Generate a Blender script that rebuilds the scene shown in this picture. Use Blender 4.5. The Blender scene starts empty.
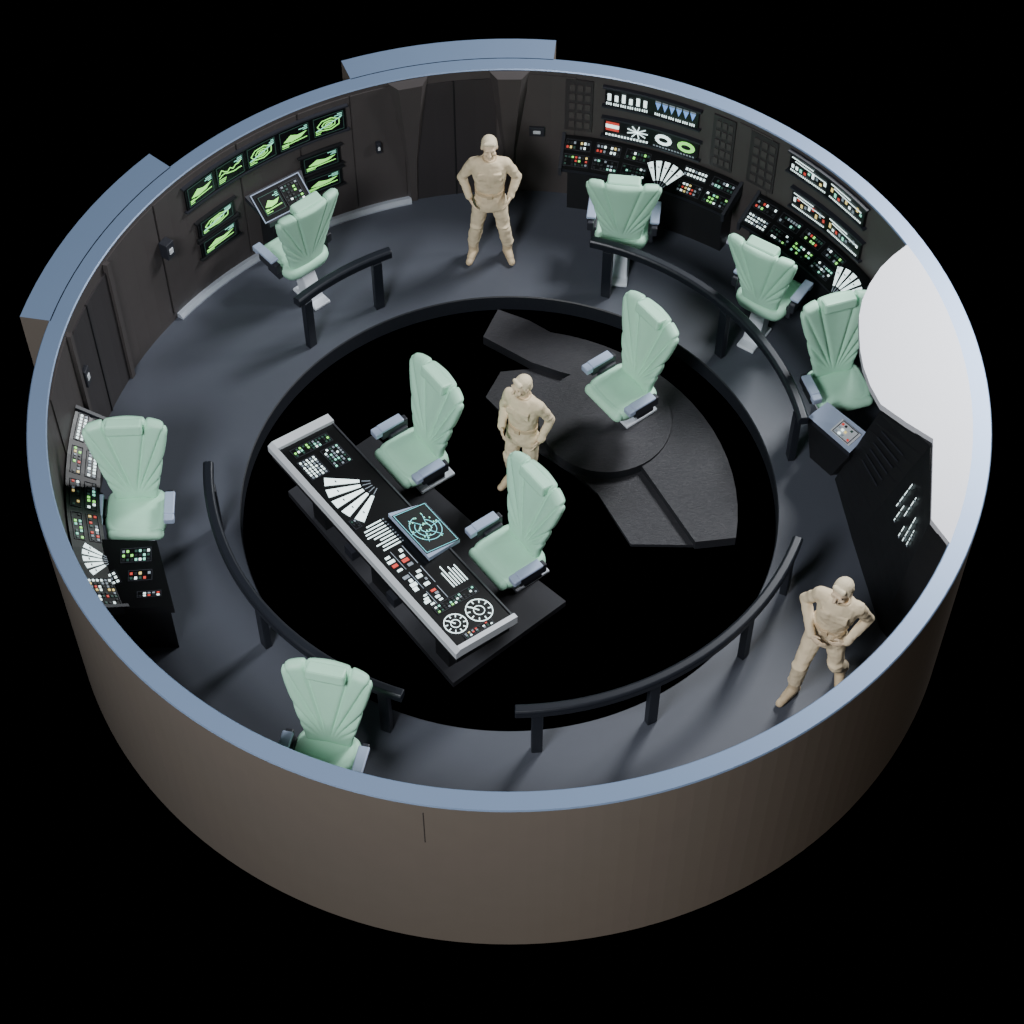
import bpy, bmesh, math, random
from mathutils import Vector, Matrix
random.seed(7)
V=Vector
R2D=math.radians
SC=bpy.context.scene
COL=bpy.context.collection

# ---------------------------------------------------------------- materials
def s2l(c):
    return tuple((x/12.92 if x<=0.04045 else ((x+0.055)/1.055)**2.4) for x in [v/255 for v in c])
def mat(name,rgb,rough=0.5,metal=0.0,spec=0.5,noise=0.0,nscale=20,bump=0.0,bscale=60,stretch=None):
    m=bpy.data.materials.new(name); m.use_nodes=True
    nt=m.node_tree; b=nt.nodes['Principled BSDF']
    c=s2l(rgb)+(1,)
    b.inputs['Base Color'].default_value=c
    b.inputs['Roughness'].default_value=rough
    b.inputs['Metallic'].default_value=metal
    b.inputs['Specular IOR Level'].default_value=spec
    tc=nt.nodes.new('ShaderNodeTexCoord')
    src=tc.outputs['Object']
    if stretch:
        mp=nt.nodes.new('ShaderNodeMapping'); mp.inputs['Scale'].default_value=stretch
        nt.links.new(src,mp.inputs['Vector']); src=mp.outputs['Vector']
    if noise>0:
        n=nt.nodes.new('ShaderNodeTexNoise'); n.inputs['Scale'].default_value=nscale; n.inputs['Detail'].default_value=4
        nt.links.new(src,n.inputs['Vector'])
        mx=nt.nodes.new('ShaderNodeMix'); mx.data_type='RGBA'
        mx.inputs[6].default_value=tuple(v*(1-noise) for v in c[:3])+(1,)
        mx.inputs[7].default_value=tuple(min(1,v*(1+noise)) for v in c[:3])+(1,)
        nt.links.new(n.outputs['Fac'],mx.inputs[0]); nt.links.new(mx.outputs[2],b.inputs['Base Color'])
    if bump>0:
        n2=nt.nodes.new('ShaderNodeTexNoise'); n2.inputs['Scale'].default_value=bscale; n2.inputs['Detail'].default_value=3
        nt.links.new(src,n2.inputs['Vector'])
        bp=nt.nodes.new('ShaderNodeBump'); bp.inputs['Strength'].default_value=bump; bp.inputs['Distance'].default_value=0.01
        nt.links.new(n2.outputs['Fac'],bp.inputs['Height']); nt.links.new(bp.outputs['Normal'],b.inputs['Normal'])
    return m
def emi(name,rgb,st):
    m=mat(name,rgb,0.4)
    b=m.node_tree.nodes['Principled BSDF']
    b.inputs['Emission Color'].default_value=s2l(rgb)+(1,)
    b.inputs['Emission Strength'].default_value=st
    return m

M={}
M['rim']=mat('rim_blue_paint',(122,143,174),0.42,0.35,0.5,noise=0.02,nscale=3)
M['cap']=mat('cap_pale_grey',(200,202,210),0.45,0.1,0.5,noise=0.02,nscale=3)
M['outer']=mat('outer_shell_taupe',(102,95,88),0.6,0,0.4,noise=0.04,nscale=4)
M['inner']=mat('inner_wall_charcoal',(66,62,62),0.5,0,0.4,noise=0.08,nscale=6)
M['inner2']=mat('inner_panel_dark',(46,43,45),0.5,0,0.5,noise=0.05,nscale=6)
M['floor']=mat('floor_slate',(68,72,82),0.5,0,0.5,noise=0.05,nscale=9,bump=0.05,bscale=90)
M['pit']=mat('pit_black',(0,0,0),1.0,0,0.0,noise=0.01)
M['step']=mat('step_edge_dark',(30,33,40),0.5)
M['plat']=mat('platform_dark_brushed',(46,46,51),0.5,0,0.4,noise=0.4,nscale=14,bump=0.6,bscale=20,stretch=(1,8,1))
M['plat2']=mat('platform_plain_dark',(40,41,46),0.6,0,0.3,noise=0.1,nscale=14)
M['mint']=mat('mint_upholstery',(172,224,196),0.5,0,0.4,noise=0.03,nscale=12)
M['arm']=mat('armrest_bluegrey',(160,174,200),0.35,0.1,0.5,noise=0.03)
M['armd']=mat('armrest_dark',(34,36,44),0.5,0,0.5,noise=0.05)
M['ped']=mat('pedestal_light_grey',(214,220,230),0.4,0.1,0.5,noise=0.03)
M['rail']=mat('rail_dark_metal',(28,32,40),0.4,0.2,0.5,noise=0.05)
M['silver']=mat('silver_trim',(205,213,226),0.28,0.5,0.5,noise=0.03)
M['desk']=mat('console_frame_grey',(205,210,216),0.4,0.1,0.5,noise=0.04)
M['black']=mat('console_black_glass',(7,8,10),0.35,0,0.4,noise=0.05)
M['dark']=mat('console_body_dark',(22,23,26),0.5,0,0.4,noise=0.1)
M['cloth']=mat('uniform_beige',(222,205,174),0.8,0,0.2,noise=0.05,nscale=14,bump=0.8,bscale=14)
M['skin']=mat('skin_beige',(224,202,172),0.6,0,0.3,noise=0.03,nscale=20)
M['hair']=mat('hair_pale',(228,214,184),0.7,0,0.2,noise=0.1,nscale=60,bump=0.5,bscale=80)
M['boot']=mat('boot_beige',(200,180,148),0.6,0,0.3,noise=0.05)
M['e_white']=emi('lit_white',(225,245,245),1.7)
M['e_grey']=emi('lit_grey',(130,140,150),0.4)
M['e_green']=emi('lit_green',(140,230,110),1.3)
M['e_mint']=emi('lit_mint',(140,225,200),0.9)
M['e_cyan']=emi('lit_cyan',(110,205,215),1.0)
M['e_red']=emi('lit_red',(205,70,60),0.6)
M['e_yel']=emi('lit_yellow',(235,210,130),0.8)
M['e_blue']=emi('lit_blue',(110,150,215),0.9)
M['e_dim']=emi('lit_dim_teal',(50,78,70),0.2)
M['e_off']=emi('key_unlit',(34,38,42),0.02)
MN=list(M.keys())
foldtex=bpy.data.textures.new('cloth_folds','CLOUDS'); foldtex.noise_scale=0.08; foldtex.noise_depth=1

# ---------------------------------------------------------------- builder
class MB:
    def __init__(s): s.v=[];s.f=[];s.m=[]
    def add(s,vs,fs,m):
        o=len(s.v); s.v+= [tuple(p) for p in vs]
        for f in fs: s.f.append([o+i for i in f]); s.m.append(m)
    def box(s,c,size,m,rot=None,taper=1.0):
        x,y,z=[k/2 for k in size]; pts=[]
        for dz in (-1,1):
            k=taper if dz>0 else 1
            for dx,dy in ((-1,-1),(1,-1),(1,1),(-1,1)):
                p=V((dx*x*k,dy*y*k,dz*z))
                if rot: p=rot@p
                pts.append(p+V(c))
        s.add(pts,[(3,2,1,0),(4,5,6,7),(0,1,5,4),(1,2,6,5),(2,3,7,6),(3,0,4,7)],m)
    def prism(s,poly,z0,z1,mt,ms=None):
        n=len(poly)
        if sum(poly[i][0]*poly[(i+1)%n][1]-poly[(i+1)%n][0]*poly[i][1] for i in range(n))<0: poly=poly[::-1]
        s.add([(x,y,z1) for x,y in poly],[tuple(range(n))],mt)
        s.add([(x,y,z0) for x,y in poly],[tuple(range(n))[::-1]],ms or mt)
        vs=[(x,y,z0) for x,y in poly]+[(x,y,z1) for x,y in poly]
        s.add(vs,[(i,(i+1)%n,n+(i+1)%n,n+i) for i in range(n)],ms or mt)
    def loft(s,A,B,m,capm=None):
        n=len(A)
        s.add(list(A)+list(B),[(i,(i+1)%n,n+(i+1)%n,n+i) for i in range(n)],m)
        s.add(B,[tuple(range(n))],capm or m); s.add(A,[tuple(range(n))[::-1]],m)
    def rings(s,rs,m):
        n=len(rs[0]); vs=[p for r_ in rs for p in r_]; fs=[]
        for j in range(len(rs)-1):
            for i in range(n): fs.append((j*n+i,j*n+(i+1)%n,(j+1)*n+(i+1)%n,(j+1)*n+i))
        fs.append(tuple(range(n))[::-1]); fs.append(tuple((len(rs)-1)*n+i for i in range(n)))
        s.add(vs,fs,m)
    def sweep_arc(s,prof,a0,a1,m,n=None,closed=None,mats=None):
        if n is None: n=max(2,int(abs(a1-a0)/2.5))
        full=abs(abs(a1-a0)-360)<1e-6
        k=len(prof); vs=[]
        cnt=n if full else n+1
        for i in range(cnt):
            a=R2D(a0+(a1-a0)*i/n)
            for r,z in prof: vs.append((r*math.cos(a),r*math.sin(a),z))
        o=len(s.v); s.v+=vs
        for j in range(k):
            mm=mats[j] if mats else m
            for i in range(n):
                i2=(i+1)%cnt
                s.f.append([o+i*k+j,o+i2*k+j,o+i2*k+(j+1)%k,o+i*k+(j+1)%k]); s.m.append(mm)
        if not full:
            s.f.append([o+j for j in range(k)]); s.m.append(m)
            s.f.append([o+n*k+j for j in range(k)][::-1]); s.m.append(m)
    def quadf(s,F,u0,v0,u1,v1,m,h=0.004):
        s.polyf(F,[(u0,v0),(u1,v0),(u1,v1),(u0,v1)],m,h)
    def polyf(s,F,pts,m,h=0.004):
        O,U,W,N=F; n=len(pts)
        a=[O+U*p+W*q for p,q in pts]; b=[p+N*h for p in a]
        s.add(a+b,[tuple(range(n,2*n))]+[(i,(i+1)%n,n+(i+1)%n,n+i) for i in range(n)],m)
    def frame(s,F,x0,y0,x1,y1,t,m,h=0.005):
        s.quadf(F,x0,y0,x1,y0+t,m,h); s.quadf(F,x0,y1-t,x1,y1,m,h); s.quadf(F,x0,y0+t,x0+t,y1-t,m,h); s.quadf(F,x1-t,y0+t,x1,y1-t,m,h)
    def linef(s,F,p,q,t,m,h=0.005):
        dx,dy=q[0]-p[0],q[1]-p[1]; l=math.hypot(dx,dy) or 1; nx,ny=-dy/l*t/2,dx/l*t/2
        s.polyf(F,[(p[0]-nx,p[1]-ny),(q[0]-nx,q[1]-ny),(q[0]+nx,q[1]+ny),(p[0]+nx,p[1]+ny)],m,h)
    def ringf(s,F,c,r,w,m,n=20,a0=0,a1=360,h=0.004):
        for i in range(n):
            t0=R2D(a0+(a1-a0)*i/n);t1=R2D(a0+(a1-a0)*(i+1)/n)
            s.polyf(F,[(c[0]+r*math.cos(t0),c[1]+r*math.sin(t0)),(c[0]+(r+w)*math.cos(t0),c[1]+(r+w)*math.sin(t0)),
                       (c[0]+(r+w)*math.cos(t1),c[1]+(r+w)*math.sin(t1)),(c[0]+r*math.cos(t1),c[1]+r*math.sin(t1))],m,h)
    def ell(s,c,r,m,B=None,nu=16,nv=10):
        vs=[];fs=[]
        c=V(c)
        for j in range(nv+1):
            ph=math.pi*j/nv
            for i in range(nu):
                th=2*math.pi*i/nu
                p=V((r[0]*math.sin(ph)*math.cos(th),r[1]*math.sin(ph)*math.sin(th),r[2]*math.cos(ph)))
                if B: p=B@p
                vs.append(c+p)
        for j in range(nv):
            for i in range(nu):
                fs.append((j*nu+i,(j+1)*nu+i,(j+1)*nu+(i+1)%nu,j*nu+(i+1)%nu))
        s.add(vs,fs,m)
    def cap(s,p0,p1,r0,r1,m,n=14,flat=1.0):
        p0=V(p0);p1=V(p1);d=(p1-p0)
        L=d.length; d.normalize()
        q=V((0,0,1)).rotation_difference(d).to_matrix()
        rings=[]
        for k in range(5):
            a=-math.pi/2+math.pi/2*k/4; rings.append((r0*math.sin(a),max(1e-4,r0*math.cos(a))))
        for k in range(5):
            a=math.pi/2*k/4; rings.append((L+r1*math.sin(a),max(1e-4,r1*math.cos(a))))
        vs=[];fs=[]
        for z,r in rings:
            for i in range(n):
                t=2*math.pi*i/n; vs.append(p0+q@V((r*math.cos(t),r*flat*math.sin(t),z)))
        for j in range(len(rings)-1):
            for i in range(n): fs.append((j*n+i,j*n+(i+1)%n,(j+1)*n+(i+1)%n,(j+1)*n+i))
        s.add(vs,fs,m)
    def obj(s,name,parent=None,smooth=False,bevel=0,remesh=0,sm=0,loc=None,rotz=0,fold=0):
        me=bpy.data.meshes.new(name); me.from_pydata(s.v,[],s.f)
        used=sorted(set(s.m),key=MN.index)
        for u in used: me.materials.append(M[u])
        ix={u:i for i,u in enumerate(used)}
        me.polygons.foreach_set('material_index',[ix[k] for k in s.m])
        bm=bmesh.new(); bm.from_mesh(me); bmesh.ops.recalc_face_normals(bm,faces=bm.faces); bm.to_mesh(me); bm.free()
        o=bpy.data.objects.new(name,me); COL.objects.link(o)
        if parent: o.parent=parent
        if loc: o.location=loc
        o.rotation_euler[2]=rotz
        if smooth:
            me.polygons.foreach_set('use_smooth',[True]*len(me.polygons))
        if bevel:
            b=o.modifiers.new('bevel','BEVEL'); b.width=bevel; b.segments=2; b.limit_method='ANGLE'; b.angle_limit=R2D(40)
        if remesh:
            r=o.modifiers.new('remesh','REMESH'); r.mode='VOXEL'; r.voxel_size=remesh; r.use_smooth_shade=True
            if sm:
                k=o.modifiers.new('smooth','SMOOTH'); k.factor=0.6; k.iterations=sm
            if fold:
                k=o.modifiers.new('folds','DISPLACE'); k.texture=foldtex; k.strength=fold; k.mid_level=0.5
        me.update()
        return o
def empty(name,loc=(0,0,0),rotz=0):
    e=bpy.data.objects.new(name,None); e.empty_display_size=0.2; COL.objects.link(e)
    e.location=loc; e.rotation_euler[2]=rotz; return e
def pol(r,a,z=0): a=R2D(a); return V((r*math.cos(a),r*math.sin(a),z))

H=1.719; RO=4.285; RI=4.105; RP=2.575; PZ=-0.2
# ---------------------------------------------------------------- shell
w=MB()
w.sweep_arc([(RO,-0.74),(RO,H-0.012),(RO-0.01,H),(RI+0.01,H),(RI,H-0.012),(RI,-0.1),(RI,-0.74)],0,360,'outer',n=180,
            mats=['outer','rim','rim','rim','inner','outer','outer'])
for a0,a1 in ((84,112),(140.5,170)):
    w.sweep_arc([(RO-0.02,-0.1),(4.56,-0.1),(4.56,H),(RO-0.02,H)],a0,a1,'outer',mats=['outer','outer','rim','outer'])
w.box(pol(RO+0.001,261,1.35),(0.006,0.006,0.5),'inner2')
w.obj('wall_outer')
fl=MB()
fl.sweep_arc([(RI+0.01,-0.1),(RI+0.01,0),(RP+0.01,0),(RP,-0.012),(RP,PZ-0.02),(RP+0.05,PZ-0.02)],0,360,'floor',n=180,
             mats=['floor','floor','step','step','step','step'])
fl.obj('floor')
pf=MB(); pf.prism([tuple(pol(RP+0.03,i*3)[:2]) for i in range(120)],PZ-0.04,PZ,'pit'); pf.obj('floor_pit')

for i,(a0,a1) in enumerate(((105,146),(55,81))):
    t=MB(); t.sweep_arc([(RI-0.07,0.0),(RI-0.07,0.02),(RI-0.04,0.06),(RI,0.06),(RI,0.0)],a0,a1,'silver'); t.obj('trim_%d'%(i+1))
wp=MB()
def arcpanel(mb,a0,a1,z0,z1,m,th=0.015,r=RI):
    mb.sweep_arc([(r,z0),(r,z1),(r-th,z1),(r-th,z0)],a0,a1,m)
for a0,a1 in ((147,158),(171.5,182),(105.5,113),(80.5,87.5),(113.2,121),(50.5,56),(121.3,131),(131.3,146.6)):
    arcpanel(wp,a0,a1,0.10,1.66,'inner',0.012)
for a0,a1 in ((78,82),(56.5,60),(49.5,54)):
    arcpanel(wp,a0,a1,0.95,1.64,'inner2',0.018)
    k=3
    for i in range(k):
        for j in range(5):
            aa=a0+0.3+(a1-a0-0.6)*i/k; arcpanel(wp,aa,aa+(a1-a0-0.6)/k*0.7,1.0+j*0.125,1.08+j*0.125,'inner',0.028)
wp.obj('wall_panelling')
d=MB()
arcpanel(d,92,104,0.0,1.6,'inner2',0.012)
arcpanel(d,97.9,98.1,0.0,1.6,'dark',0.02)
for ac in (104.5,90.0):
    pr=[(0.8,0.03,0.0),(1.0,0.05,0.6),(2.9,0.13,1.70)]
    rings=[]
    for hw,th,z in pr:
        rings.append([pol(RI,ac-hw,z),pol(RI-th,ac-hw*0.6,z),pol(RI-th,ac+hw*0.6,z),pol(RI,ac+hw,z)])
    d.loft(rings[0],rings[1],'inner'); d.loft(rings[1],rings[2],'inner')
d.obj('door_1')
d=MB(); arcpanel(d,158.5,171,0.0,1.55,'inner2',0.02); arcpanel(d,164.7,164.9,0,1.55,'dark',0.03)
for ac in (158.3,171.2): arcpanel(d,ac-0.4,ac+0.4,0,1.66,'inner',0.05)
d.obj('door_2')
def wallbox(name,a,z,s=(0.1,0.06,0.16),m='armd'):
    b=MB(); R=Matrix.Rotation(R2D(a-90),3,'Z')
    b.box((0,0,0),(s[0],s[1],s[2]),m,R); b.box(tuple(-pol(1,a)*(s[1]*0.55)),(s[0]*0.5,0.012,s[2]*0.35),'desk',R)
    b.obj(name,bevel=0.006,loc=pol(RI-0.014-s[1]/2,a,z))
wallbox('wall_intercom',146.4,1.08,(0.11,0.1,0.2))
wallbox('wall_intercom',169.8,0.95,(0.1,0.05,0.22))
wallbox('wall_intercom',109.5,0.9,(0.05,0.05,0.14))
wallbox('wall_intercom',86,0.9,(0.16,0.03,0.12))

# ---------------------------------------------------------------- viewer block
b=MB()
inner=[(3.75,1.69),(3.60,1.55),(3.47,1.40),(3.35,1.2),(3.26,1.0),(3.21,0.8),(3.19,0.58),(3.18,0.38),(3.19,0.19),(3.23,-0.03),(3.30,-0.24),(3.50,-0.44),(3.72,-0.63),(3.66,-1.07),(3.60,-1.5),(3.73,-1.75)]
outer_=[tuple(pol(RI+0.012,a)[:2]) for a in range(-24,24,3)]
b.prism(inner+outer_,H-0.07,H+0.002,'cap','cap')
yb=[(3.15,0.22),(3.25,-0.5),(3.29,-0.75),(3.33,-1.0),(3.37,-1.25),(3.41,-1.5),(3.62,-1.88),(4.06,-0.4),(4.04,0.3),(3.55,0.3)]
yt=[(3.34,-0.2),(3.70,-0.66),(3.675,-0.87),(3.65,-1.07),(3.625,-1.28),(3.60,-1.48),(3.71,-1.73),(4.06,-0.4),(4.04,0.3),(3.6,0.25)]
lv=[k/10 for k in range(11)]
b.rings([[V((p[0]*(1-t)+q_[0]*t,p[1]*(1-t)+q_[1]*t,(H-0.06)*t)) for p,q_ in zip(yb,yt)] for t in lv],'dark')
A0=V((3.25,-0.5,0));A1=V((3.41,-1.5,0));T0=V((3.70,-0.66,H-0.06));T1=V((3.60,-1.48,H-0.06))
def fp(s,t): return (A0*(1-s)+A1*s)*(1-t)+(T0*(1-s)+T1*s)*t
def fn(s,t):
    du=fp(s+.01,t)-fp(s-.01,t); dv=fp(s,t+.01)-fp(s,t-.01); n=du.cross(dv).normalized()
    return (du.normalized(),dv.normalized(),-n if n.x>0 else n)
rnd=random.Random(11)
# column of small vertical readouts
for i in range(6):
    s=0.22+i*0.11
    t=0.50+rnd.uniform(0,0.15)
    for j in range(rnd.choice((2,3,4))):
        U,W,N=fn(s,t); F=(fp(s,t)+N*0.012,U,W,N); l=rnd.choice((0.03,0.05,0.08))
        b.quadf(F,0,0,0.010,l,'e_white')
        if rnd.random()<0.35: b.quadf(F,0.010,0,0.03,0.008,'e_grey')
        t+=(l+0.03)/1.75
F0=V((3.15,0.22,0));F1=V((3.25,-0.5,0));G0=V((3.34,-0.2,H-.06));G1=V((3.70,-0.66,H-.06))
def gp(s,t): return (F0*(1-s)+F1*s)*(1-t)+(G0*(1-s)+G1*s)*t
for k in range(6):
    t=0.45+k*0.07
    du=(gp(0.6,t)-gp(0.4,t)).normalized(); dv=(gp(0.5,t+.01)-gp(0.5,t-.01)).normalized(); N=du.cross(dv)
    if N.x>0:N=-N
    b.quadf((gp(0.5,t)+N*0.015,du,dv,N),-0.16,0,0.16,0.02,'armd',0.006)
b.obj('viewscreen_wall')

# ---------------------------------------------------------------- display modules
KEYC=['e_white','e_red','e_yel','e_grey','e_dim','e_dim','e_grey','e_green','e_dim','e_off','e_off','e_off']
def module(mb,F,w,h,kind):
    O,U,W,N=F
    x0,x1,y0,y1=-w/2,w/2,-h/2,h/2
    if kind in('keys','keyr','keyg','keyw','keym'):
        c=max(3,int(w/0.034)); r=max(2,int(h/0.036))
        sets={'keys':KEYC,'keyr':['e_red','e_grey','e_yel','e_white','e_white','e_dim','e_off','e_off','e_grey'],
              'keym':['e_white','e_grey','e_grey','e_off','e_off','e_dim','e_mint'],
              'keyg':['e_dim','e_dim','e_off','e_grey','e_green','e_mint','e_off','e_off','e_white'],'keyw':['e_white','e_white','e_white','e_grey']}[kind]
        mb.frame(F,x0-0.008,y0-0.008,x1+0.008,y1+0.008,0.006,'armd',0.006)
        for i in range(c):
            for j in range(r):
                if kind!='keyw' and random.random()<0.15: continue
                u=x0+w*(i+0.2)/c; v=y0+h*(j+0.2)/r
                mb.quadf(F,u,v,u+w*0.6/c,v+h*0.5/r,random.choice(sets),0.006)
    elif kind=='fan':
        for k in range(5):
            a=R2D(90+(k-2)*16); cx,cy=0,y0-h*0.35
            ra,rb=h*0.48,h*1.25; dw=R2D(5.2)
            mb.polyf(F,[(cx+ra*math.cos(a-dw*0.8),cy+ra*math.sin(a-dw*0.8)),(cx+rb*math.cos(a-dw),cy+rb*math.sin(a-dw)),
                        (cx+rb*math.cos(a+dw),cy+rb*math.sin(a+dw)),(cx+ra*math.cos(a+dw*0.8),cy+ra*math.sin(a+dw*0.8))],'e_white',0.006)
            mb.quadf((O+U*(cx+rb*0.8*math.cos(a))+W*(cy+rb*0.8*math.sin(a)),U,W,N),-0.012,-0.006,0.012,0.006,'armd',0.009)
            mb.linef(F,(cx+ra*0.5*math.cos(a),cy+ra*0.5*math.sin(a)),(cx+ra*0.9*math.cos(a),cy+ra*0.9*math.sin(a)),0.006,'e_grey')
    elif kind=='lines':
        n=9
        for i in range(n):
            u=x0+w*i/n; l=random.uniform(0.5,1)
            mb.quadf(F,u,y0,u+w*0.35/n,y0+h*l,'e_white')
            mb.quadf(F,u,y0-0.03,u+w*0.3/n,y0-0.015,'e_grey')
    elif kind=='hlines':
        n=6
        for i in range(n):
            v=y0+h*i/n; mb.quadf(F,x0,v,x0+w*random.uniform(0.5,1),v+h*0.35/n,'e_white')
    elif kind=='blocks':
        for i in range(8):
            u=x0+w*(0.05+0.24*(i%4)); v=y0+h*(0.1+0.45*(i//4))+random.uniform(0,h*0.1)
            mb.quadf(F,u,v,u+w*random.uniform(0.08,0.2),v+h*random.uniform(0.08,0.28),random.choice(['e_white']*5+['e_red','e_grey','e_grey']),0.004+i*0.0005)
        mb.linef(F,(x0,y0),(x1,y0),0.006,'e_grey'); mb.linef(F,(x0,0),(x1,0),0.005,'e_grey')
    elif kind=='gauge':
        r=min(w,h)*0.42
        mb.ringf(F,(0,0),r,0.008,'e_white'); mb.ringf(F,(0,0),r*0.4,0.006,'e_white',n=14)
        for k in range(10):
            a=R2D(k*36); mb.linef(F,(r*0.7*math.cos(a),r*0.7*math.sin(a)),(r*0.95*math.cos(a),r*0.95*math.sin(a)),0.008,'e_white')
        mb.linef(F,(0,0),(r*0.6,r*0.4),0.008,'e_white',0.006)
    elif kind=='map':
        mb.quadf(F,x0,y0,x1,y1,'black',0.003)
        for k in range(1,4): mb.ringf(F,(0,0),h*0.13*k,0.006,'e_cyan',n=24,a0=random.uniform(0,90),a1=random.uniform(270,350),h=0.006)
        for k in range(26):
            a=random.uniform(0,6.28);r=random.uniform(0.1,0.46)*h
            mb.quadf(F,r*math.cos(a)-0.006,r*math.sin(a)-0.006,r*math.cos(a)+0.010,r*math.sin(a)+0.004,'e_mint',0.007)
        for k in range(6):
            a=k*1.05+0.3; mb.linef(F,(0.05*math.cos(a),0.05*math.sin(a)),(h*0.45*math.cos(a+0.3),h*0.45*math.sin(a+0.3)),0.004,'e_cyan',0.006)
        mb.frame(F,x0+0.01,y0+0.01,x1-0.01,y1-0.01,0.004,'e_cyan')
    elif kind=='bars':
        n=6
        for i in range(n):
            u=x0+w*(i+0.3)/n; mb.quadf(F,u-0.018,y0+h*0.35,u+0.018,y0+h*random.uniform(0.7,1.0),'e_white')
            for k in range(3): mb.quadf(F,u-0.03+k*0.022,y0+h*0.05,u-0.018+k*0.022,y0+h*0.2,'e_white')
    elif kind=='tri':
        n=6
        for i in range(n):
            u=x0+w*(i+0.5)/n
            mb.polyf(F,[(u-0.03,y1-h*0.12),(u,y0+h*0.4),(u+0.03,y1-h*0.12)],'e_blue')
            mb.quadf(F,u-0.03,y1-h*0.08,u+0.03,y1,'e_grey')
            for k in range(3): mb.quadf(F,u-0.03+k*0.022,y0+h*0.05,u-0.018+k*0.022,y0+h*0.2,'e_white')
    elif kind=='plot1':
        mb.quadf(F,x0,y0+h*0.35,x0+w*0.3,y0+h*0.95,'e_red'); mb.quadf(F,x0,y0+h*0.55,x0+w*0.3,y0+h*0.78,'e_white',0.006)
        c=w*0.22
        for k in range(9):
            t=k*0.7; mb.linef(F,(c,0.02),(c+w*0.24*math.cos(t),0.02+h*0.42*math.sin(t)),0.010,'e_white')
        for k in range(14): mb.quadf(F,x0+w*k/14,y0,x0+w*(k+0.6)/14,y0+h*0.12,'e_white')
    elif kind=='plot2':
        for (cx,cc,rx) in ((-w*0.27,'e_white',w*0.2),(w*0.27,'e_green',w*0.21)):
            mb.polyf(F,[(cx+rx*math.cos(t*0.524),0.01+h*0.36*math.sin(t*0.524)) for t in range(12)],cc)
            mb.polyf(F,[(cx+rx*0.55*math.cos(t*0.524),0.01+h*0.15*math.sin(t*0.524)) for t in range(12)],'black',0.006)
        for k in range(14): mb.quadf(F,x0+w*k/14,y0-0.005,x0+w*(k+0.6)/14,y0+h*0.06,'e_grey')
    elif kind=='graph':
        for k in range(9):
            u=x0+w*(k+0.2)/9; v=y0+h*random.uniform(0.25,0.6)
            mb.quadf(F,u,v,u+w*0.06,v+h*random.uniform(0.12,0.3),random.choice(['e_white','e_white','e_yel','e_grey','e_mint','e_red']))
        for k in range(20): mb.quadf(F,x0+w*k/20,y0+h*0.05,x0+w*(k+0.5)/20,y0+h*0.14,'e_white')
        mb.linef(F,(x0,y1-h*0.1),(x0+w*0.6,y1-h*0.1),0.008,'e_white'); mb.linef(F,(x0+w*0.1,y1-h*0.25),(x0+w*0.95,y1-h*0.3),0.006,'e_white')
    elif kind=='gscreen':
        mb.quadf(F,x0,y0,x1,y1,'black',0.003)
        mb.frame(F,x0+w*0.03,y0+h*0.03,x1-w*0.03,y1-h*0.03,0.006,'e_dim')
        for k in range(3):
            v=y0+h*(0.12+0.08*k); mb.quadf(F,x0+w*0.08,v,x0+w*random.uniform(0.2,0.4),v+h*0.03,'e_green',0.005)
            v=y1-h*(0.14+0.08*k); mb.quadf(F,x1-w*random.uniform(0.15,0.35),v,x1-w*0.07,v+h*0.03,'e_mint',0.005)
        typ=random.choice((0,1,2,3))
        ly=0.010
        if typ==0:
            for off in (-0.1,0.12):
                pts=[(x0+w*(0.1+0.8*k/8),h*(off+random.uniform(-0.13,0.13))) for k in range(9)]
                for a_,b_ in zip(pts,pts[1:]): mb.linef(F,a_,b_,ly,'e_green',0.006)
        elif typ==1:
            mb.polyf(F,[(-w*0.36,-h*0.08),(-w*0.1,-h*0.16),(w*0.2,-h*0.1),(w*0.4,h*0.1),(w*0.1,h*0.06),(-w*0.12,h*0.18)],'e_green',0.006)
            mb.linef(F,(x0+w*.1,-h*0.26),(x1-w*.1,-h*0.2),ly,'e_green')
        elif typ==2:
            for sc in (1,0.6,0.3):
                P=[(sc*w*0.36*math.cos(k*0.898+0.4),sc*h*0.3*math.sin(k*0.898+0.4)) for k in range(7)]
                for a_,b_ in zip(P,P[1:]+P[:1]): mb.linef(F,a_,b_,ly,'e_green',0.006)
            mb.linef(F,(-w*.4,-h*.2),(w*.4,h*.2),ly,'e_mint',0.007)
        else:
            for k in range(7):
                u=x0+w*(0.12+0.11*k); mb.quadf(F,u,-h*0.22,u+w*0.06,-h*0.22+h*random.uniform(0.12,0.5),'e_green',0.006)
            mb.linef(F,(x0+w*.1,h*0.05),(x1-w*.1,h*0.3),ly,'e_mint',0.008)
def wallF(a,z,r=RI-0.045):
    a_=R2D(a); U=V((math.sin(a_),-math.cos(a_),0)); N=V((-math.cos(a_),-math.sin(a_),0)); W=V((0,0,1))
    return (pol(r,a,z),U,W,N)
def bank(name,a0,a1,z0,z1,kinds,frame='armd'):
    mb=MB(); arcpanel(mb,a0,a1,z0,z1,'black',0.035)
    arcpanel(mb,a0-0.4,a1+0.4,z0-0.02,z0,frame,0.05); arcpanel(mb,a0-0.4,a1+0.4,z1,z1+0.02,frame,0.05)
    n=len(kinds)
    for i,k in enumerate(kinds):
        aa=a1+(a0-a1)*(i+0.5)/n
        wd=abs(R2D(a1-a0))/n*RI*0.90
        module(mb,wallF(aa,(z0+z1)/2,RI-0.037-wd*wd/8/RI),wd,(z1-z0)*0.86,k)
    return mb.obj(name)
bank('wall_display_bank',62.2,76.2,1.37,1.60,['bars','tri'])
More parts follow.
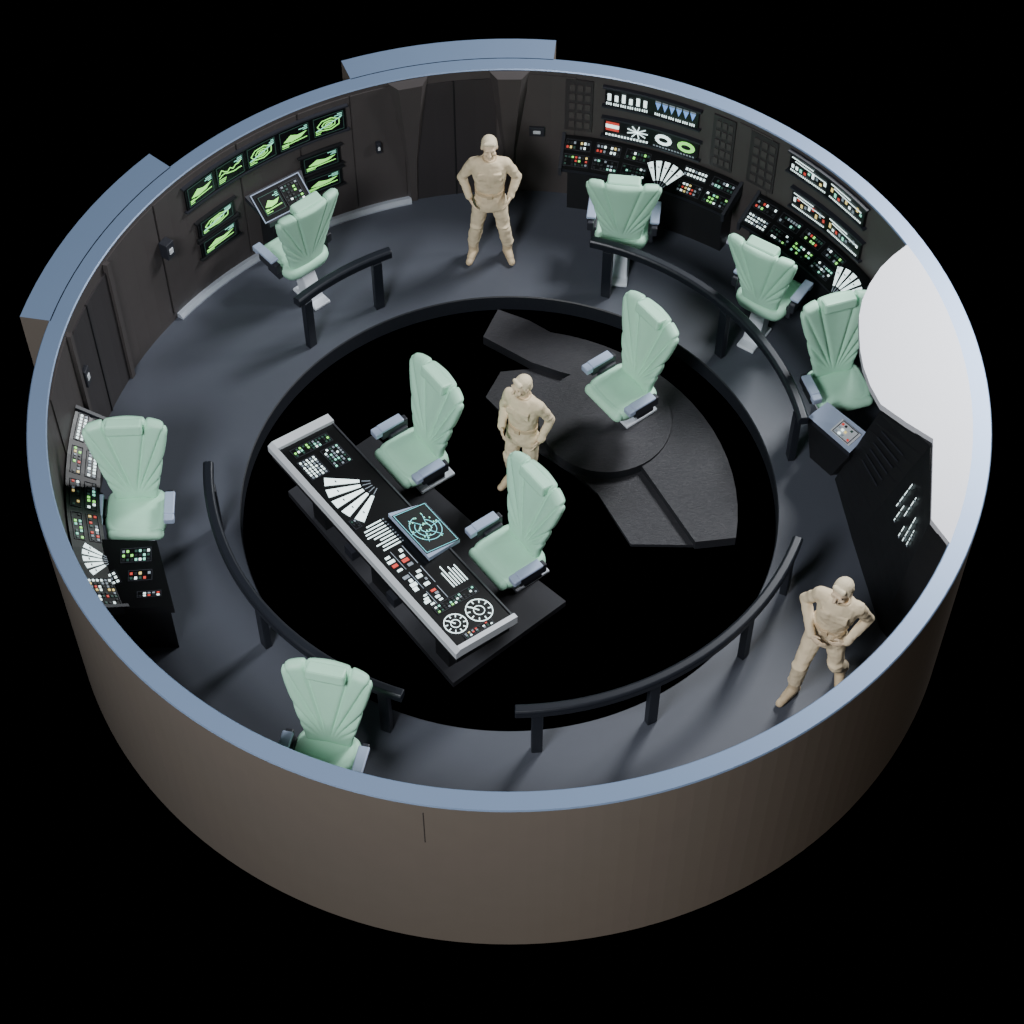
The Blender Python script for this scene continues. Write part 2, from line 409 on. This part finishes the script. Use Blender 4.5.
bank('wall_display_bank',61.8,76.2,0.96,1.19,['plot1','plot2'])
bank('wall_display_bank',32.8,47.2,1.41,1.65,['graph','graph'])
bank('wall_display_bank',32.5,46,0.97,1.21,['graph','graph'])
bank('green_display_bank',114,141,1.27,1.57,['gscreen']*5,'armd')
bank('green_display_bank',133,139.8,0.80,1.02,['gscreen'],'dark')
bank('green_display_bank',133,139.8,0.52,0.74,['gscreen'],'dark')
bank('green_display_bank',115.3,121.5,0.84,1.08,['gscreen'],'dark')
bank('green_display_bank',115.3,121.5,0.54,0.77,['gscreen'],'dark')

# ---------------------------------------------------------------- arc consoles
def console(name,a0,a1,mods,ri=3.76,z_in=0.70,z_out=0.88,wing=None):
    mb=MB(); ro=RI-0.02
    mb.sweep_arc([(ri,z_in),(ro,z_out),(ro,z_out-0.12),(ri+0.03,z_in-0.07)],a0,a1,'dark',mats=['black','dark','dark','armd'])
    mb.sweep_arc([(ri+0.14,0.0),(ri+0.1,z_in-0.05),(ro,z_in-0.05),(ro,0.0)],a0+1,a1-1,'dark')
    for ae in (a0,a1):
        mb.sweep_arc([(ri-0.02,z_in-0.08),(ri-0.02,z_in+0.025),(ro,z_out+0.03),(ro,z_out-0.13)],ae-0.25,ae+0.25,'armd',n=1)
    rc=(ri+ro)/2; zc=(z_in+z_out)/2; n=len(mods)
    for i,row in enumerate(mods):
        a=a1+(a0-a1)*(i+0.5)/n; a_=R2D(a)
        U=V((math.sin(a_),-math.cos(a_),0)); W=(pol(ro,a,z_out)-pol(ri,a,z_in)).normalized(); N=U.cross(W)
        if N.z<0:N=-N
        wd=abs(R2D(a1-a0))*rc/n*0.8; dp=math.hypot(ro-ri,z_out-z_in)*0.9
        O=pol(rc,a,zc)+N*0.004
        if isinstance(row,str): module(mb,(O,U,W,N),wd,dp*0.8,row)
        else:
            module(mb,(O-W*dp*0.25,U,W,N),wd,dp*0.34,row[0]); module(mb,(O+W*dp*0.25,U,W,N),wd,dp*0.3,row[1])
    if wing:
        poly,mods2=wing
        mb.prism(poly,0.62,0.72,'black','dark')
        cx=sum(p[0] for p in poly)/len(poly); cy=sum(p[1] for p in poly)/len(poly)
        mb.prism([(cx+(x-cx)*0.9,cy+(y-cy)*0.9) for x,y in poly],0,0.62,'dark')
        for (x,y,ang,wd,hh,k) in mods2:
            U=V((math.cos(R2D(ang)),math.sin(R2D(ang)),0)); W=V((-U.y,U.x,0))
            module(mb,(V((x,y,0.724)),U,W,V((0,0,1))),wd,hh,k)
    return mb.obj(name,bevel=0)
console('bridge_console',54.5,82,[('keys','keyr'),('keym','keyr'),('keyg','keyg'),'fan',('keyr','keyw'),('keyg','keym')])
console('bridge_console',25,51.5,[('keyw','keys'),('keyg','keym'),('keyg','keys'),('keym','keyg'),'fan','keyr'])
console('bridge_console',174.5,207,['keyr','fan',('keys','keyg'),('keyg','keyr'),('keyw','keys'),('keyr','keyw')][::-1][::-1],ri=3.80,
        wing=([(-3.76,-1.0),(-3.19,-1.02),(-2.97,-1.73),(-3.50,-1.76),(-3.66,-1.72)],
              [(-3.36,-1.18,5,0.26,0.14,'keyg'),(-3.30,-1.40,5,0.2,0.10,'keyr'),(-3.57,-1.45,30,0.16,0.14,'keyw'),(-3.2,-1.6,5,0.2,0.05,'keyr')]))
mb=MB()
rr=RI-0.02
A=[pol(rr,131,0.88),pol(rr,121.5,0.88),pol(rr-0.30,122.5,0.68),pol(rr-0.30,130,0.68)]
B=[p+V((0,0,0.06)) for p in A]
mb.loft(A,B,'armd'); 
mb.loft([pol(rr,129,0.1),pol(rr,123.5,0.1),pol(rr-0.16,124,0.1),pol(rr-0.16,128.5,0.1)],[pol(rr,129,0.86),pol(rr,123.5,0.86),pol(rr-0.2,124,0.74),pol(rr-0.2,128.5,0.74)],'dark')
U=(A[1]-A[0]).normalized(); W=((A[0]+A[1])-(A[2]+A[3])).normalized(); N=U.cross(W); 
if N.z<0:N=-N
Oc=(B[0]+B[1]+B[2]+B[3])/4
mb.frame((Oc,U,W,N),-0.29,-0.16,0.29,0.16,0.010,'arm',0.01)
mb.quadf((Oc,U,W,N),-0.275,-0.145,0.275,0.145,'black',0.006)
module(mb,(Oc+U*0.13+N*0.008,U,W,N),0.2,0.22,'keyg'); module(mb,(Oc-U*0.12+N*0.008,U,W,N),0.24,0.22,'gscreen')
mb.obj('science_desk')
mb=MB()
pb=[(2.93,0.48),(3.12,0.55),(3.36,0.30),(3.11,0.26)]
pt=[(2.84,0.48,0.64),(3.02,0.58,0.74),(3.36,0.16,0.78),(3.18,0.0,0.70)]
mb.loft([V((x,y,0)) for x,y in pb],[V(p)-V((0,0,0.06)) for p in pt],'dark')
mb.loft([V(p)-V((0,0,0.06)) for p in pt],[V(p) for p in pt],'armd','arm')
U=(V(pt[3])-V(pt[0])).normalized(); W=((V(pt[1])+V(pt[2]))-(V(pt[0])+V(pt[3]))).normalized(); N=U.cross(W)
if N.z<0:N=-N
Oc=sum((V(p) for p in pt),V((0,0,0)))/4
mb.quadf((Oc+N*0.006,U,W,N),-0.02,-0.08,0.24,0.08,'desk',0.006)
module(mb,(Oc+N*0.014+U*0.11,U,W,N),0.2,0.13,'keyr')
mb.obj('keypad_console')

# ---------------------------------------------------------------- railings
ZR=0.72
for a0,a1,posts in ((115.3,138.6,(118.8,136.3)),(7.3,73,(10,40,69)),(183,251,(188,217,247)),(271,339,(275,297,320,337))):
    mb=MB(); r=2.80
    mb.sweep_arc([(r-0.045,ZR-0.05),(r+0.045,ZR-0.05),(r+0.05,ZR+0.03),(r+0.03,ZR+0.05),(r-0.03,ZR+0.05),(r-0.05,ZR+0.03)],a0,a1,'rail')
    for pa in posts:
        R=Matrix.Rotation(R2D(pa),3,'Z'); c=pol(r-0.02,pa,(ZR-0.05)/2)
        mb.box(c,(0.07,0.10,ZR-0.05),'rail',R)
    mb.obj('curved_railing',bevel=0.008)

# ---------------------------------------------------------------- centre platforms
pl=MB()
arc=[tuple(pol(2.2,a)[:2]) for a in range(-11,80,5)]
low=[(-0.24,1.37),(-0.09,1.70),(0.22,1.74),(1.0,1.75),(1.6,1.2),(1.85,0.3),(1.78,-0.45),(1.16,-0.44),(0.86,0.16),(0.62,0.42),(0.31,0.67)]
pl.prism(low,PZ,-0.16,'plat','plat2')
band=arc+[(0.2,2.32),(-0.12,2.47),(-0.27,2.10),(0.22,1.76),(0.52,1.63),(0.9,1.5),(1.35,1.0),(1.25,0.52),(1.77,-0.47)]
pl.prism(band,PZ,-0.08,'plat','plat2')
pl.prism([(0.95+0.66*math.cos(R2D(t)),1.0+0.66*math.sin(R2D(t))) for t in range(0,360,8)],PZ,-0.05,'plat','plat2')
pl.obj('captain_platform')
pl=MB()
pl.prism([(-2.15,0.16),(-0.51,-2.01),(0.53,-1.12),(0.21,-0.82),(-1.35,0.86)],PZ,-0.12,'plat2','plat2')
pl.obj('helm_platform')

# ---------------------------------------------------------------- helm console
E0=V((-2.25,0.0,0)); dd=V((0.617,-0.787,0)).normalized(); nn=V((0.787,0.617,0)).normalized(); L=2.9; DW=0.66
def hp(s,w,z): return E0+dd*s+nn*w+V((0,0,z))
mb=MB()
def hexa(s0,s1,w0,w1,za0,za1,zb0,zb1,m,mt=None):
    A=[hp(s0,w0,za0),hp(s1,w0,za0),hp(s1,w1,za1),hp(s0,w1,za1)]
    B=[hp(s0,w0,zb0),hp(s1,w0,zb0),hp(s1,w1,zb1),hp(s0,w1,zb1)]
    mb.loft(A,B,m,mt or m)
hexa(0,L,0,0.05,0.72,0.72,0.80,0.83,'desk')
hexa(0,0.10,0.05,DW+0.02,0.72,0.66,0.83,0.76,'desk'); hexa(L-0.05,L,0.05,DW+0.02,0.72,0.66,0.83,0.76,'desk')
hexa(0.10,L-0.05,0.05,DW,0.66,0.60,0.79,0.72,'dark','black')
hexa(0.10,L-0.05,DW,DW+0.02,0.60,0.60,0.73,0.72,'armd')
hexa(0.02,L-0.02,0.02,0.6,0.62,0.58,0.72,0.66,'dark')
hexa(0.25,L-0.25,0.12,0.5,0.35,0.40,0.68,0.66,'dark')
hexa(0.35,0.55,0.2,0.45,-0.12,-0.12,0.4,0.4,'dark'); hexa(L-0.6,L-0.4,0.2,0.45,-0.12,-0.12,0.4,0.4,'dark'); hexa(1.3,1.6,0.2,0.45,-0.12,-0.12,0.4,0.4,'dark')
for s in (1.2,1.85): hexa(s,s+0.12,0.0,0.14,0.42,0.42,0.54,0.54,'armd')
Wv=(hp(0,DW,0.72)-hp(0,0.05,0.79)).normalized(); Nv=dd.cross(Wv); 
if Nv.z<0:Nv=-Nv
def hm(s,w,wd,h,k,rot=0):
    z=0.79-(w-0.05)/(DW-0.05)*0.07
    U=-dd; W=-Wv
    if rot:
        q=Matrix.Rotation(R2D(rot),3,Nv); U=q@U; W=q@W
    module(mb,(hp(s,w,z)+Nv*0.002,U,W,Nv),wd,h,k)
hm(0.22,0.34,0.10,0.4,'keyg'); hm(0.45,0.20,0.24,0.18,'keyw'); hm(0.45,0.46,0.24,0.18,'keym')
hm(0.93,0.27,0.62,0.42,'fan')
hm(1.22,0.13,0.10,0.06,'keyg'); hm(1.45,0.22,0.34,0.26,'lines'); hm(1.78,0.20,0.24,0.26,'blocks'); hm(2.05,0.2,0.22,0.26,'blocks')
hm(2.16,0.50,0.28,0.18,'hlines'); hm(2.28,0.2,0.16,0.24,'blocks'); hm(2.42,0.36,0.08,0.44,'keyg'); hm(2.63,0.2,0.24,0.24,'gauge'); hm(2.63,0.46,0.28,0.28,'gauge'); hm(2.79,0.33,0.05,0.3,'keyr')
c0=[hp(1.33,0.42,0.82),hp(1.95,0.42,0.82),hp(1.90,0.80,0.72),hp(1.38,0.80,0.72)]
mb.loft([p-V((0,0,0.05)) for p in c0],c0,'arm')
Wm=((c0[0]+c0[1])-(c0[2]+c0[3])).normalized(); Nm=dd.cross(Wm)
if Nm.z<0:Nm=-Nm
module(mb,(sum(c0,V((0,0,0)))/4+Nm*0.003,-dd,Wm,Nm),0.53,0.38,'map')
mb.obj('helm_console')

# ---------------------------------------------------------------- chairs
CRE=[R2D(x) for x in (-60,-44,-32,-22,-12,12,22,32,44,60)]
def chair(loc,face,sc=1.0):
    """local: front = -Y"""
    rotz=math.atan2(face[1],face[0])+math.pi/2
    e=empty('bridge_chair',loc,rotz); e.scale=(sc,)*3
    mb=MB(); NU,NT=72,48
    prof=[(0,0.20),(0.12,0.215),(0.25,0.245),(0.5,0.30),(0.78,0.365),(0.9,0.385),(1,0.375)]
    def hw(t):
        for (a,x),(b_,y) in zip(prof,prof[1:]):
            if t<=b_: 
                k=(t-a)/(b_-a); return x+(y-x)*k
        return prof[-1][1]
    z0,z1=0.54,1.49
    fr=[];bk=[]
    for j in range(NT+1):
        t=j/NT
        for i in range(NU+1):
            u=-1+2*i/NU
            x=u*hw(t); z=z0+(z1-z0)*t
            th=math.atan2(x,(z-z0)-0.02+1e-6) if z-z0>0.03 else math.copysign(1.5,x)
            dcr=min(abs(th-c) for c in CRE)*math.hypot(x,z-z0)
            fade=min(1,max(0,(t-0.10)*5))
            groove=math.exp(-(dcr/0.010)**2)*fade
            pillow=min(1,dcr/0.04)**0.7*fade
            edge=max(0,1-abs(u)**10)**0.5*max(0,1-abs(2*t-1)**24)**0.5
            xx=x*(1-0.04*groove*abs(u)**3+0.015*pillow*abs(u)**3)
            zz=z-(0.03*groove*max(0,t-0.9)*10)
            if t>0.85: zz-=0.03*max(0,(abs(u)-0.55)/0.45)**2*(t-0.85)/0.15
            yc=0.23+0.19*t**1.2-0.07*(abs(u)**1.6)*(0.25+0.75*t)
            half=0.014+0.036*edge
            fr.append((xx,yc-half-(0.012*pillow-0.020*groove)*edge,zz)); bk.append((xx,yc+half+(0.008*pillow-0.014*groove)*edge,zz))
    nv=len(fr); W1=NU+1
    fs=[]
    for j in range(NT):
        for i in range(NU):
            a=j*W1+i; fs.append((a,a+1,a+W1+1,a+W1)); fs.append((nv+a,nv+a+W1,nv+a+W1+1,nv+a+1))
    for i in range(NU):
        fs.append((i,nv+i,nv+i+1,i+1)); k=NT*W1+i; fs.append((k,k+1,nv+k+1,nv+k))
    for j in range(NT):
        k=j*W1; fs.append((k,k+W1,nv+k+W1,nv+k)); k+=NU; fs.append((k,nv+k,nv+k+W1,k+W1))
    mb.add(fr+bk,fs,'mint'); mb.obj('backrest',e,smooth=True)
    mb=MB(); Rt=Matrix.Rotation(R2D(-12),3,'X')
    mb.box((0,0.335,1.455),(0.34,0.13,0.12),'mint',Rt); mb.obj('headrest',e,smooth=False,bevel=0.022)
    mb=MB()
    n=28; 
    def ring(sx,sy,z,cy=0.04):
        out=[]
        for i in range(n):
            t=2*math.pi*i/n; c,s_=math.cos(t),math.sin(t)
            out.append((sx*math.copysign(abs(c)**0.45,c),cy+sy*math.copysign(abs(s_)**0.45,s_),z))
        return out
    mb.rings([ring(0.22,0.20,0.41),ring(0.265,0.25,0.43),ring(0.29,0.27,0.50),ring(0.285,0.265,0.55),ring(0.255,0.235,0.575),ring(0.24,0.22,0.568),ring(0.225,0.205,0.576),ring(0.08,0.08,0.572)],'mint')
    mb.cap((-0.21,-0.20,0.51),(0.21,-0.20,0.51),0.06,0.06,'mint')
    mb.obj('seat',e,smooth=True)
    for sx,nm in ((-1,'armrest_1'),(1,'armrest_2')):
        mb=MB()
        mb.box((sx*0.335,0.04,0.62),(0.07,0.30,0.12),'armd'); mb.box((sx*0.335,0.01,0.70),(0.10,0.26,0.035),'arm')
        mb.box((sx*0.335,-0.15,0.675),(0.10,0.08,0.07),'arm')
        mb.box((sx*0.30,0.07,0.52),(0.06,0.2,0.16),'armd'); mb.obj(nm,e,bevel=0.012)
    mb=MB()
    mb.loft([V(p) for p in [(-.09,.16,.03),(.09,.16,.03),(.09,.34,.03),(-.09,.34,.03)]],[V(p) for p in [(-.08,.04,.41),(.08,.04,.41),(.08,.22,.41),(-.08,.22,.41)]],'ped')
    mb.box((0,0.24,0.02),(0.20,0.40,0.04),'ped'); mb.box((0,0.07,0.405),(0.34,0.34,0.05),'armd')
    mb.obj('pedestal',e,bevel=0.012)
    return e
chair((-2.20,2.75,0),(-0.66,0.75),0.97)
chair((1.17,3.13,0),(0.12,0.99),0.97)
chair((2.62,2.20,0),(0.56,0.83),0.97)
chair((3.20,0.92,0),(0.30,-0.95),0.97)
chair((-3.45,-0.60,0),(0.05,-1),0.98)
chair((-1.58,-3.20,0),(-0.22,-0.98))
chair((1.07,0.92,-0.05),(-0.8,-0.6),0.98)
chair((-0.94,0.17,-0.12),(-0.8,-0.6))
chair((-0.03,-0.98,-0.12),(-0.8,-0.6))

# ---------------------------------------------------------------- crew
def crew(loc,rotz,P,scale=0.93):
    e=empty('crew_member',loc,rotz); e.scale=(scale,)*3
    g=lambda k:V(P[k])
    mb=MB()
    pel=V(P.get('pelvis',(0,0,0.97))); ch=V(P.get('chest',(0,0,1.34))); nk=V(P.get('neck',(0,0.01,1.53)))
    spec=[(-0.15,0.168,0.125,0),(-0.06,0.175,0.13,0),(0.06,0.160,0.12,0),(0.10,0.148,0.112,0.1),(0.14,0.160,0.12,0.2),(0.24,0.172,0.125,0.45),(0.37,0.19,0.13,1),(0.46,0.188,0.12,1.1),(0.52,0.155,0.10,1.2),(0.56,0.09,0.08,1.25)]
    rs=[]
    for dz,rx,ry,k in spec:
        base=pel+(ch-pel)*(dz/0.37) if dz>0 else pel+V((0,0,dz))
        base=V((base.x,base.y,pel.z+dz*( (ch.z-pel.z)/0.37 if dz>0 else 1)))
        rs.append([base+V((rx*math.cos(t*math.pi/12),ry*math.sin(t*math.pi/12),0)) for t in range(24)])
    mb.rings(rs,'cloth')
    mb.cap(pel+V((-0.065,0,-0.09)),pel+V((0.065,0,-0.09)),0.112,0.112,'cloth',flat=0.9)
    for sd in ('l','r'):
        sx=1 if sd=='l' else -1
        sh=ch+V((0.172*sx,0.01,0.115)); el=g('elbow_'+sd); wr=g('wrist_'+sd)
        mb.cap(ch+V((0.1*sx,0,0.13)),sh,0.068,0.068,'cloth')
        mb.cap(sh,el,0.067,0.052,'cloth'); mb.cap(el,wr,0.054,0.041,'cloth')
        mb.ell(el.lerp(sh,0.25),(0.060,0.060,0.04),'cloth'); mb.cap(wr.lerp(el,0.12),wr.lerp(el,0.02),0.047,0.045,'cloth')
        hip=pel+V((0.09*sx,0,-0.05)); kn=g('knee_'+sd); an=g('ankle_'+sd)
        mb.cap(hip,kn,0.100,0.072,'cloth'); mb.cap(kn,an+V((0,0,0.12)),0.075,0.066,'cloth')
        mb.ell(an+V((0,0.0,0.14)),(0.074,0.074,0.03),'cloth'); mb.ell(kn+V((0,-0.02,0.05)),(0.076,0.075,0.03),'cloth')
        mb.box(ch+V((0.085*sx,-0.120,0.02)),(0.09,0.03,0.10),'cloth')
    mb.obj('uniform',e,remesh=0.010,sm=2,fold=0.020)
    mb=MB()
    for (c,rx,ry,hh) in ((pel+V((0,0,0.10)),0.164,0.127,0.045),(nk+V((0,0,-0.02)),0.082,0.082,0.055)):
        for k in range(24):
            t0=2*math.pi*k/24;t1=2*math.pi*(k+1)/24
            p=[c+V((rx*math.cos(t),ry*math.sin(t),z)) for t,z in ((t0,-hh/2),(t1,-hh/2),(t1,hh/2),(t0,hh/2))]
            q=[c+V((rx*0.85*math.cos(t),ry*0.85*math.sin(t),z)) for t,z in ((t0,-hh/2),(t1,-hh/2),(t1,hh/2),(t0,hh/2))]
            mb.loft(q,p,'boot')
    mb.box(pel+V((0,-0.132,0.10)),(0.06,0.02,0.055),'boot')
    mb.obj('belt_and_collar',e)
    mb=MB()
    for sd in ('l','r'):
        an=g('ankle_'+sd); toe=V(P['toe_'+sd])
        mb.cap(an+V((0,0,0.14)),an,0.062,0.054,'boot')
        heel=V((an.x,an.y,0.05))+(V((an.x,an.y,0))-V((toe.x,toe.y,0))).normalized()*0.04
        heel.z=an.z-0.05
        mb.cap(heel,toe,0.046,0.040,'boot'); mb.cap(an,toe.lerp(an,0.35)+V((0,0,0.01)),0.053,0.043,'boot')
    mb.obj('boots',e,remesh=0.01,sm=2)
    yaw=R2D(P.get('yaw',0)); pitch=R2D(P.get('pitch',0))
    B=Matrix.Rotation(yaw,3,'Z')@Matrix.Rotation(pitch,3,'X')
    hc=nk+B@V((0,-0.015,0.165))
    def hpnt(x,y,z): return hc+B@V((x,y,z))
    mb=MB()
    mb.ell(hpnt(0,0.005,0.02),(0.080,0.096,0.1),'skin',B); mb.ell(hpnt(0,-0.02,-0.05),(0.062,0.070,0.07),'skin',B)
    mb.ell(hpnt(0,-0.072,-0.095),(0.028,0.024,0.022),'skin',B)
    mb.cap(hpnt(0,-0.09,0.015),hpnt(0,-0.118,-0.03),0.011,0.018,'skin')
    mb.cap(hpnt(-0.02,-0.086,-0.063),hpnt(0.02,-0.086,-0.063),0.009,0.009,'skin')
    mb.cap(hpnt(-0.018,-0.084,-0.075),hpnt(0.018,-0.084,-0.075),0.009,0.009,'skin')
    mb.cap(hpnt(-0.045,-0.086,0.028),hpnt(0.045,-0.086,0.028),0.013,0.013,'skin')
    for sx in (-1,1):
        mb.ell(hpnt(0.082*sx,0.01,-0.01),(0.012,0.022,0.034),'skin',B); mb.ell(hpnt(0.045*sx,-0.062,-0.035),(0.025,0.025,0.025),'skin',B)
        mb.ell(hpnt(0.03*sx,-0.088,0.004),(0.011,0.007,0.007),'skin',B)
    mb.cap(nk+V((0,0.01,-0.04)),hpnt(0,0.02,-0.05),0.060,0.055,'skin')
    mb.obj('head',e,remesh=0.006,sm=2)
    mb=MB(); mb.ell(hpnt(0,0.024,0.042),(0.088,0.096,0.088),'hair',B); mb.ell(hpnt(0,0.055,-0.01),(0.082,0.062,0.08),'hair',B)
    mb.cap(hpnt(-0.045,-0.052,0.088),hpnt(0.045,-0.056,0.088),0.022,0.026,'hair')
    for sx in (-1,1): mb.cap(hpnt(0.076*sx,0.0,0.04),hpnt(0.079*sx,-0.02,0.01),0.014,0.008,'hair')
    mb.obj('hair',e,remesh=0.008,sm=1)
    for sd in ('l','r'):
        wr=g('wrist_'+sd); dr=V(P['hdir_'+sd]).normalized(); nrm=V(P['hnorm_'+sd]); nrm=(nrm-dr*nrm.dot(dr)).normalized(); side=dr.cross(nrm)
        if V(P['thumb_'+sd]).dot(side)<0: side=-side
        mb=MB(); Bm=Matrix((side,nrm,dr)).transposed()
        mb.cap(wr-dr*0.03,wr+dr*0.03,0.030,0.028,'skin',flat=0.8)
        mb.ell(wr+dr*0.055,(0.043,0.018,0.055),'skin',Bm)
        for k,ln in enumerate((0.072,0.082,0.076,0.058)):
            b0=wr+dr*0.09+side*(0.030-0.020*k); 
            c=P.get('curl',0.35)
            m1=b0+(dr+nrm*c*0.5).normalized()*ln*0.5; m2=m1+(dr+nrm*c*1.6).normalized()*ln*0.5
            mb.cap(b0-dr*0.02,m1,0.0098,0.009,'skin',n=8); mb.cap(m1,m2,0.009,0.0075,'skin',n=8)
        t0=wr+dr*0.03+side*0.03; t1=t0+(dr*0.6+side*0.8).normalized()*0.045; t2=t1+(dr+side*0.25+nrm*0.3).normalized()*0.032
        mb.cap(t0,t1,0.014,0.011,'skin',n=8); mb.cap(t1,t2,0.011,0.0085,'skin',n=8)
        mb.obj('hand_'+sd,e,remesh=0.005,sm=1)
    return e
crew((-0.20,3.14,0),0,dict(pelvis=(0,0,0.97),elbow_l=(0.30,0.06,1.20),elbow_r=(-0.30,0.06,1.20),wrist_l=(0.225,-0.06,1.02),wrist_r=(-0.225,-0.06,1.02),
     hdir_l=(-0.3,-0.6,-0.5),hdir_r=(0.3,-0.6,-0.5),hnorm_l=(-1,0,0),hnorm_r=(1,0,0),thumb_l=(0,0,1),thumb_r=(0,0,1),
     knee_l=(0.15,-0.02,0.50),knee_r=(-0.15,-0.02,0.50),ankle_l=(0.19,0.02,0.10),ankle_r=(-0.19,0.02,0.10),toe_l=(0.24,-0.13,0.042),toe_r=(-0.24,-0.13,0.042),yaw=4,pitch=0),scale=0.93)
fc=V((-0.5,-0.87)); 
crew((0.13,0.30,PZ),math.atan2(fc.y,fc.x)+math.pi/2,dict(elbow_l=(0.26,0.12,1.17),elbow_r=(-0.26,0.06,1.16),wrist_l=(0.22,-0.02,0.96),wrist_r=(-0.19,-0.12,1.02),
     hdir_l=(-0.15,-0.6,-0.6),hdir_r=(0.5,-0.7,-0.1),hnorm_l=(-1,0,0),hnorm_r=(1,0.4,0),thumb_l=(0,0,1),thumb_r=(0,0,1),
     knee_l=(0.11,-0.03,0.50),knee_r=(-0.12,-0.06,0.50),ankle_l=(0.12,0.06,0.10),ankle_r=(-0.13,0.0,0.10),toe_l=(0.16,-0.12,0.042),toe_r=(-0.17,-0.18,0.042),yaw=-25,pitch=4),scale=0.90)
fc=V((-0.45,-0.89))
crew((2.76,-2.10,0),math.atan2(fc.y,fc.x)+math.pi/2,dict(pelvis=(0,0.02,0.95),chest=(0.05,0.0,1.32),neck=(0.07,-0.01,1.51),elbow_l=(0.31,0.13,1.16),elbow_r=(-0.27,0.09,1.15),wrist_l=(0.21,-0.09,1.01),wrist_r=(-0.10,-0.17,1.03),
     hdir_l=(-0.7,-0.4,-0.3),hdir_r=(0.8,-0.4,-0.2),hnorm_l=(-0.4,0.8,0),hnorm_r=(0.4,0.8,0),thumb_l=(0,0,1),thumb_r=(0,0,1),curl=0.7,
     knee_l=(0.15,-0.04,0.52),knee_r=(-0.13,-0.20,0.52),ankle_l=(0.17,0.16,0.10),ankle_r=(-0.15,-0.18,0.10),toe_l=(0.23,-0.01,0.042),toe_r=(-0.21,-0.36,0.042),yaw=-14,pitch=8),scale=0.97)

# ---------------------------------------------------------------- lights
def area(name,loc,tgt,size,power,col):
    l=bpy.data.lights.new(name,'AREA'); l.shape='DISK'; l.size=size; l.energy=power; l.color=col
    o=bpy.data.objects.new(name,l); COL.objects.link(o); o.location=loc
    o.rotation_euler=(V(tgt)-V(loc)).to_track_quat('-Z','Y').to_euler(); return o
area('key_light',(7.4,7.5,10.5),(1,0,0),3.5,2300,(0.96,0.98,1.0))
area('fill_light',(-5,-10,12.5),(0,0.8,0),4,2400,(0.97,0.98,1.0))
area('side_light',(7.6,3.6,5.2),(4.0,0.2,1.7),1.5,380,(1.0,0.98,0.97))
area('warm_low_light',(3,-13,-2),(0,-3,0.2),5,250,(1.0,0.90,0.80))
wd=bpy.data.worlds.new('World'); SC.world=wd; wd.use_nodes=True
wd.node_tree.nodes['Background'].inputs[0].default_value=(0,0,0,1)

# ---------------------------------------------------------------- camera
cd=bpy.data.cameras.new('camera'); co=bpy.data.objects.new('camera',cd); COL.objects.link(co)
co.location=(0.025,-11.865,16.140)
co.rotation_euler=(math.pi/2-0.944,0,0)
cd.sensor_width=36; cd.lens=36*2082.5/1024; cd.clip_end=200
SC.camera=co
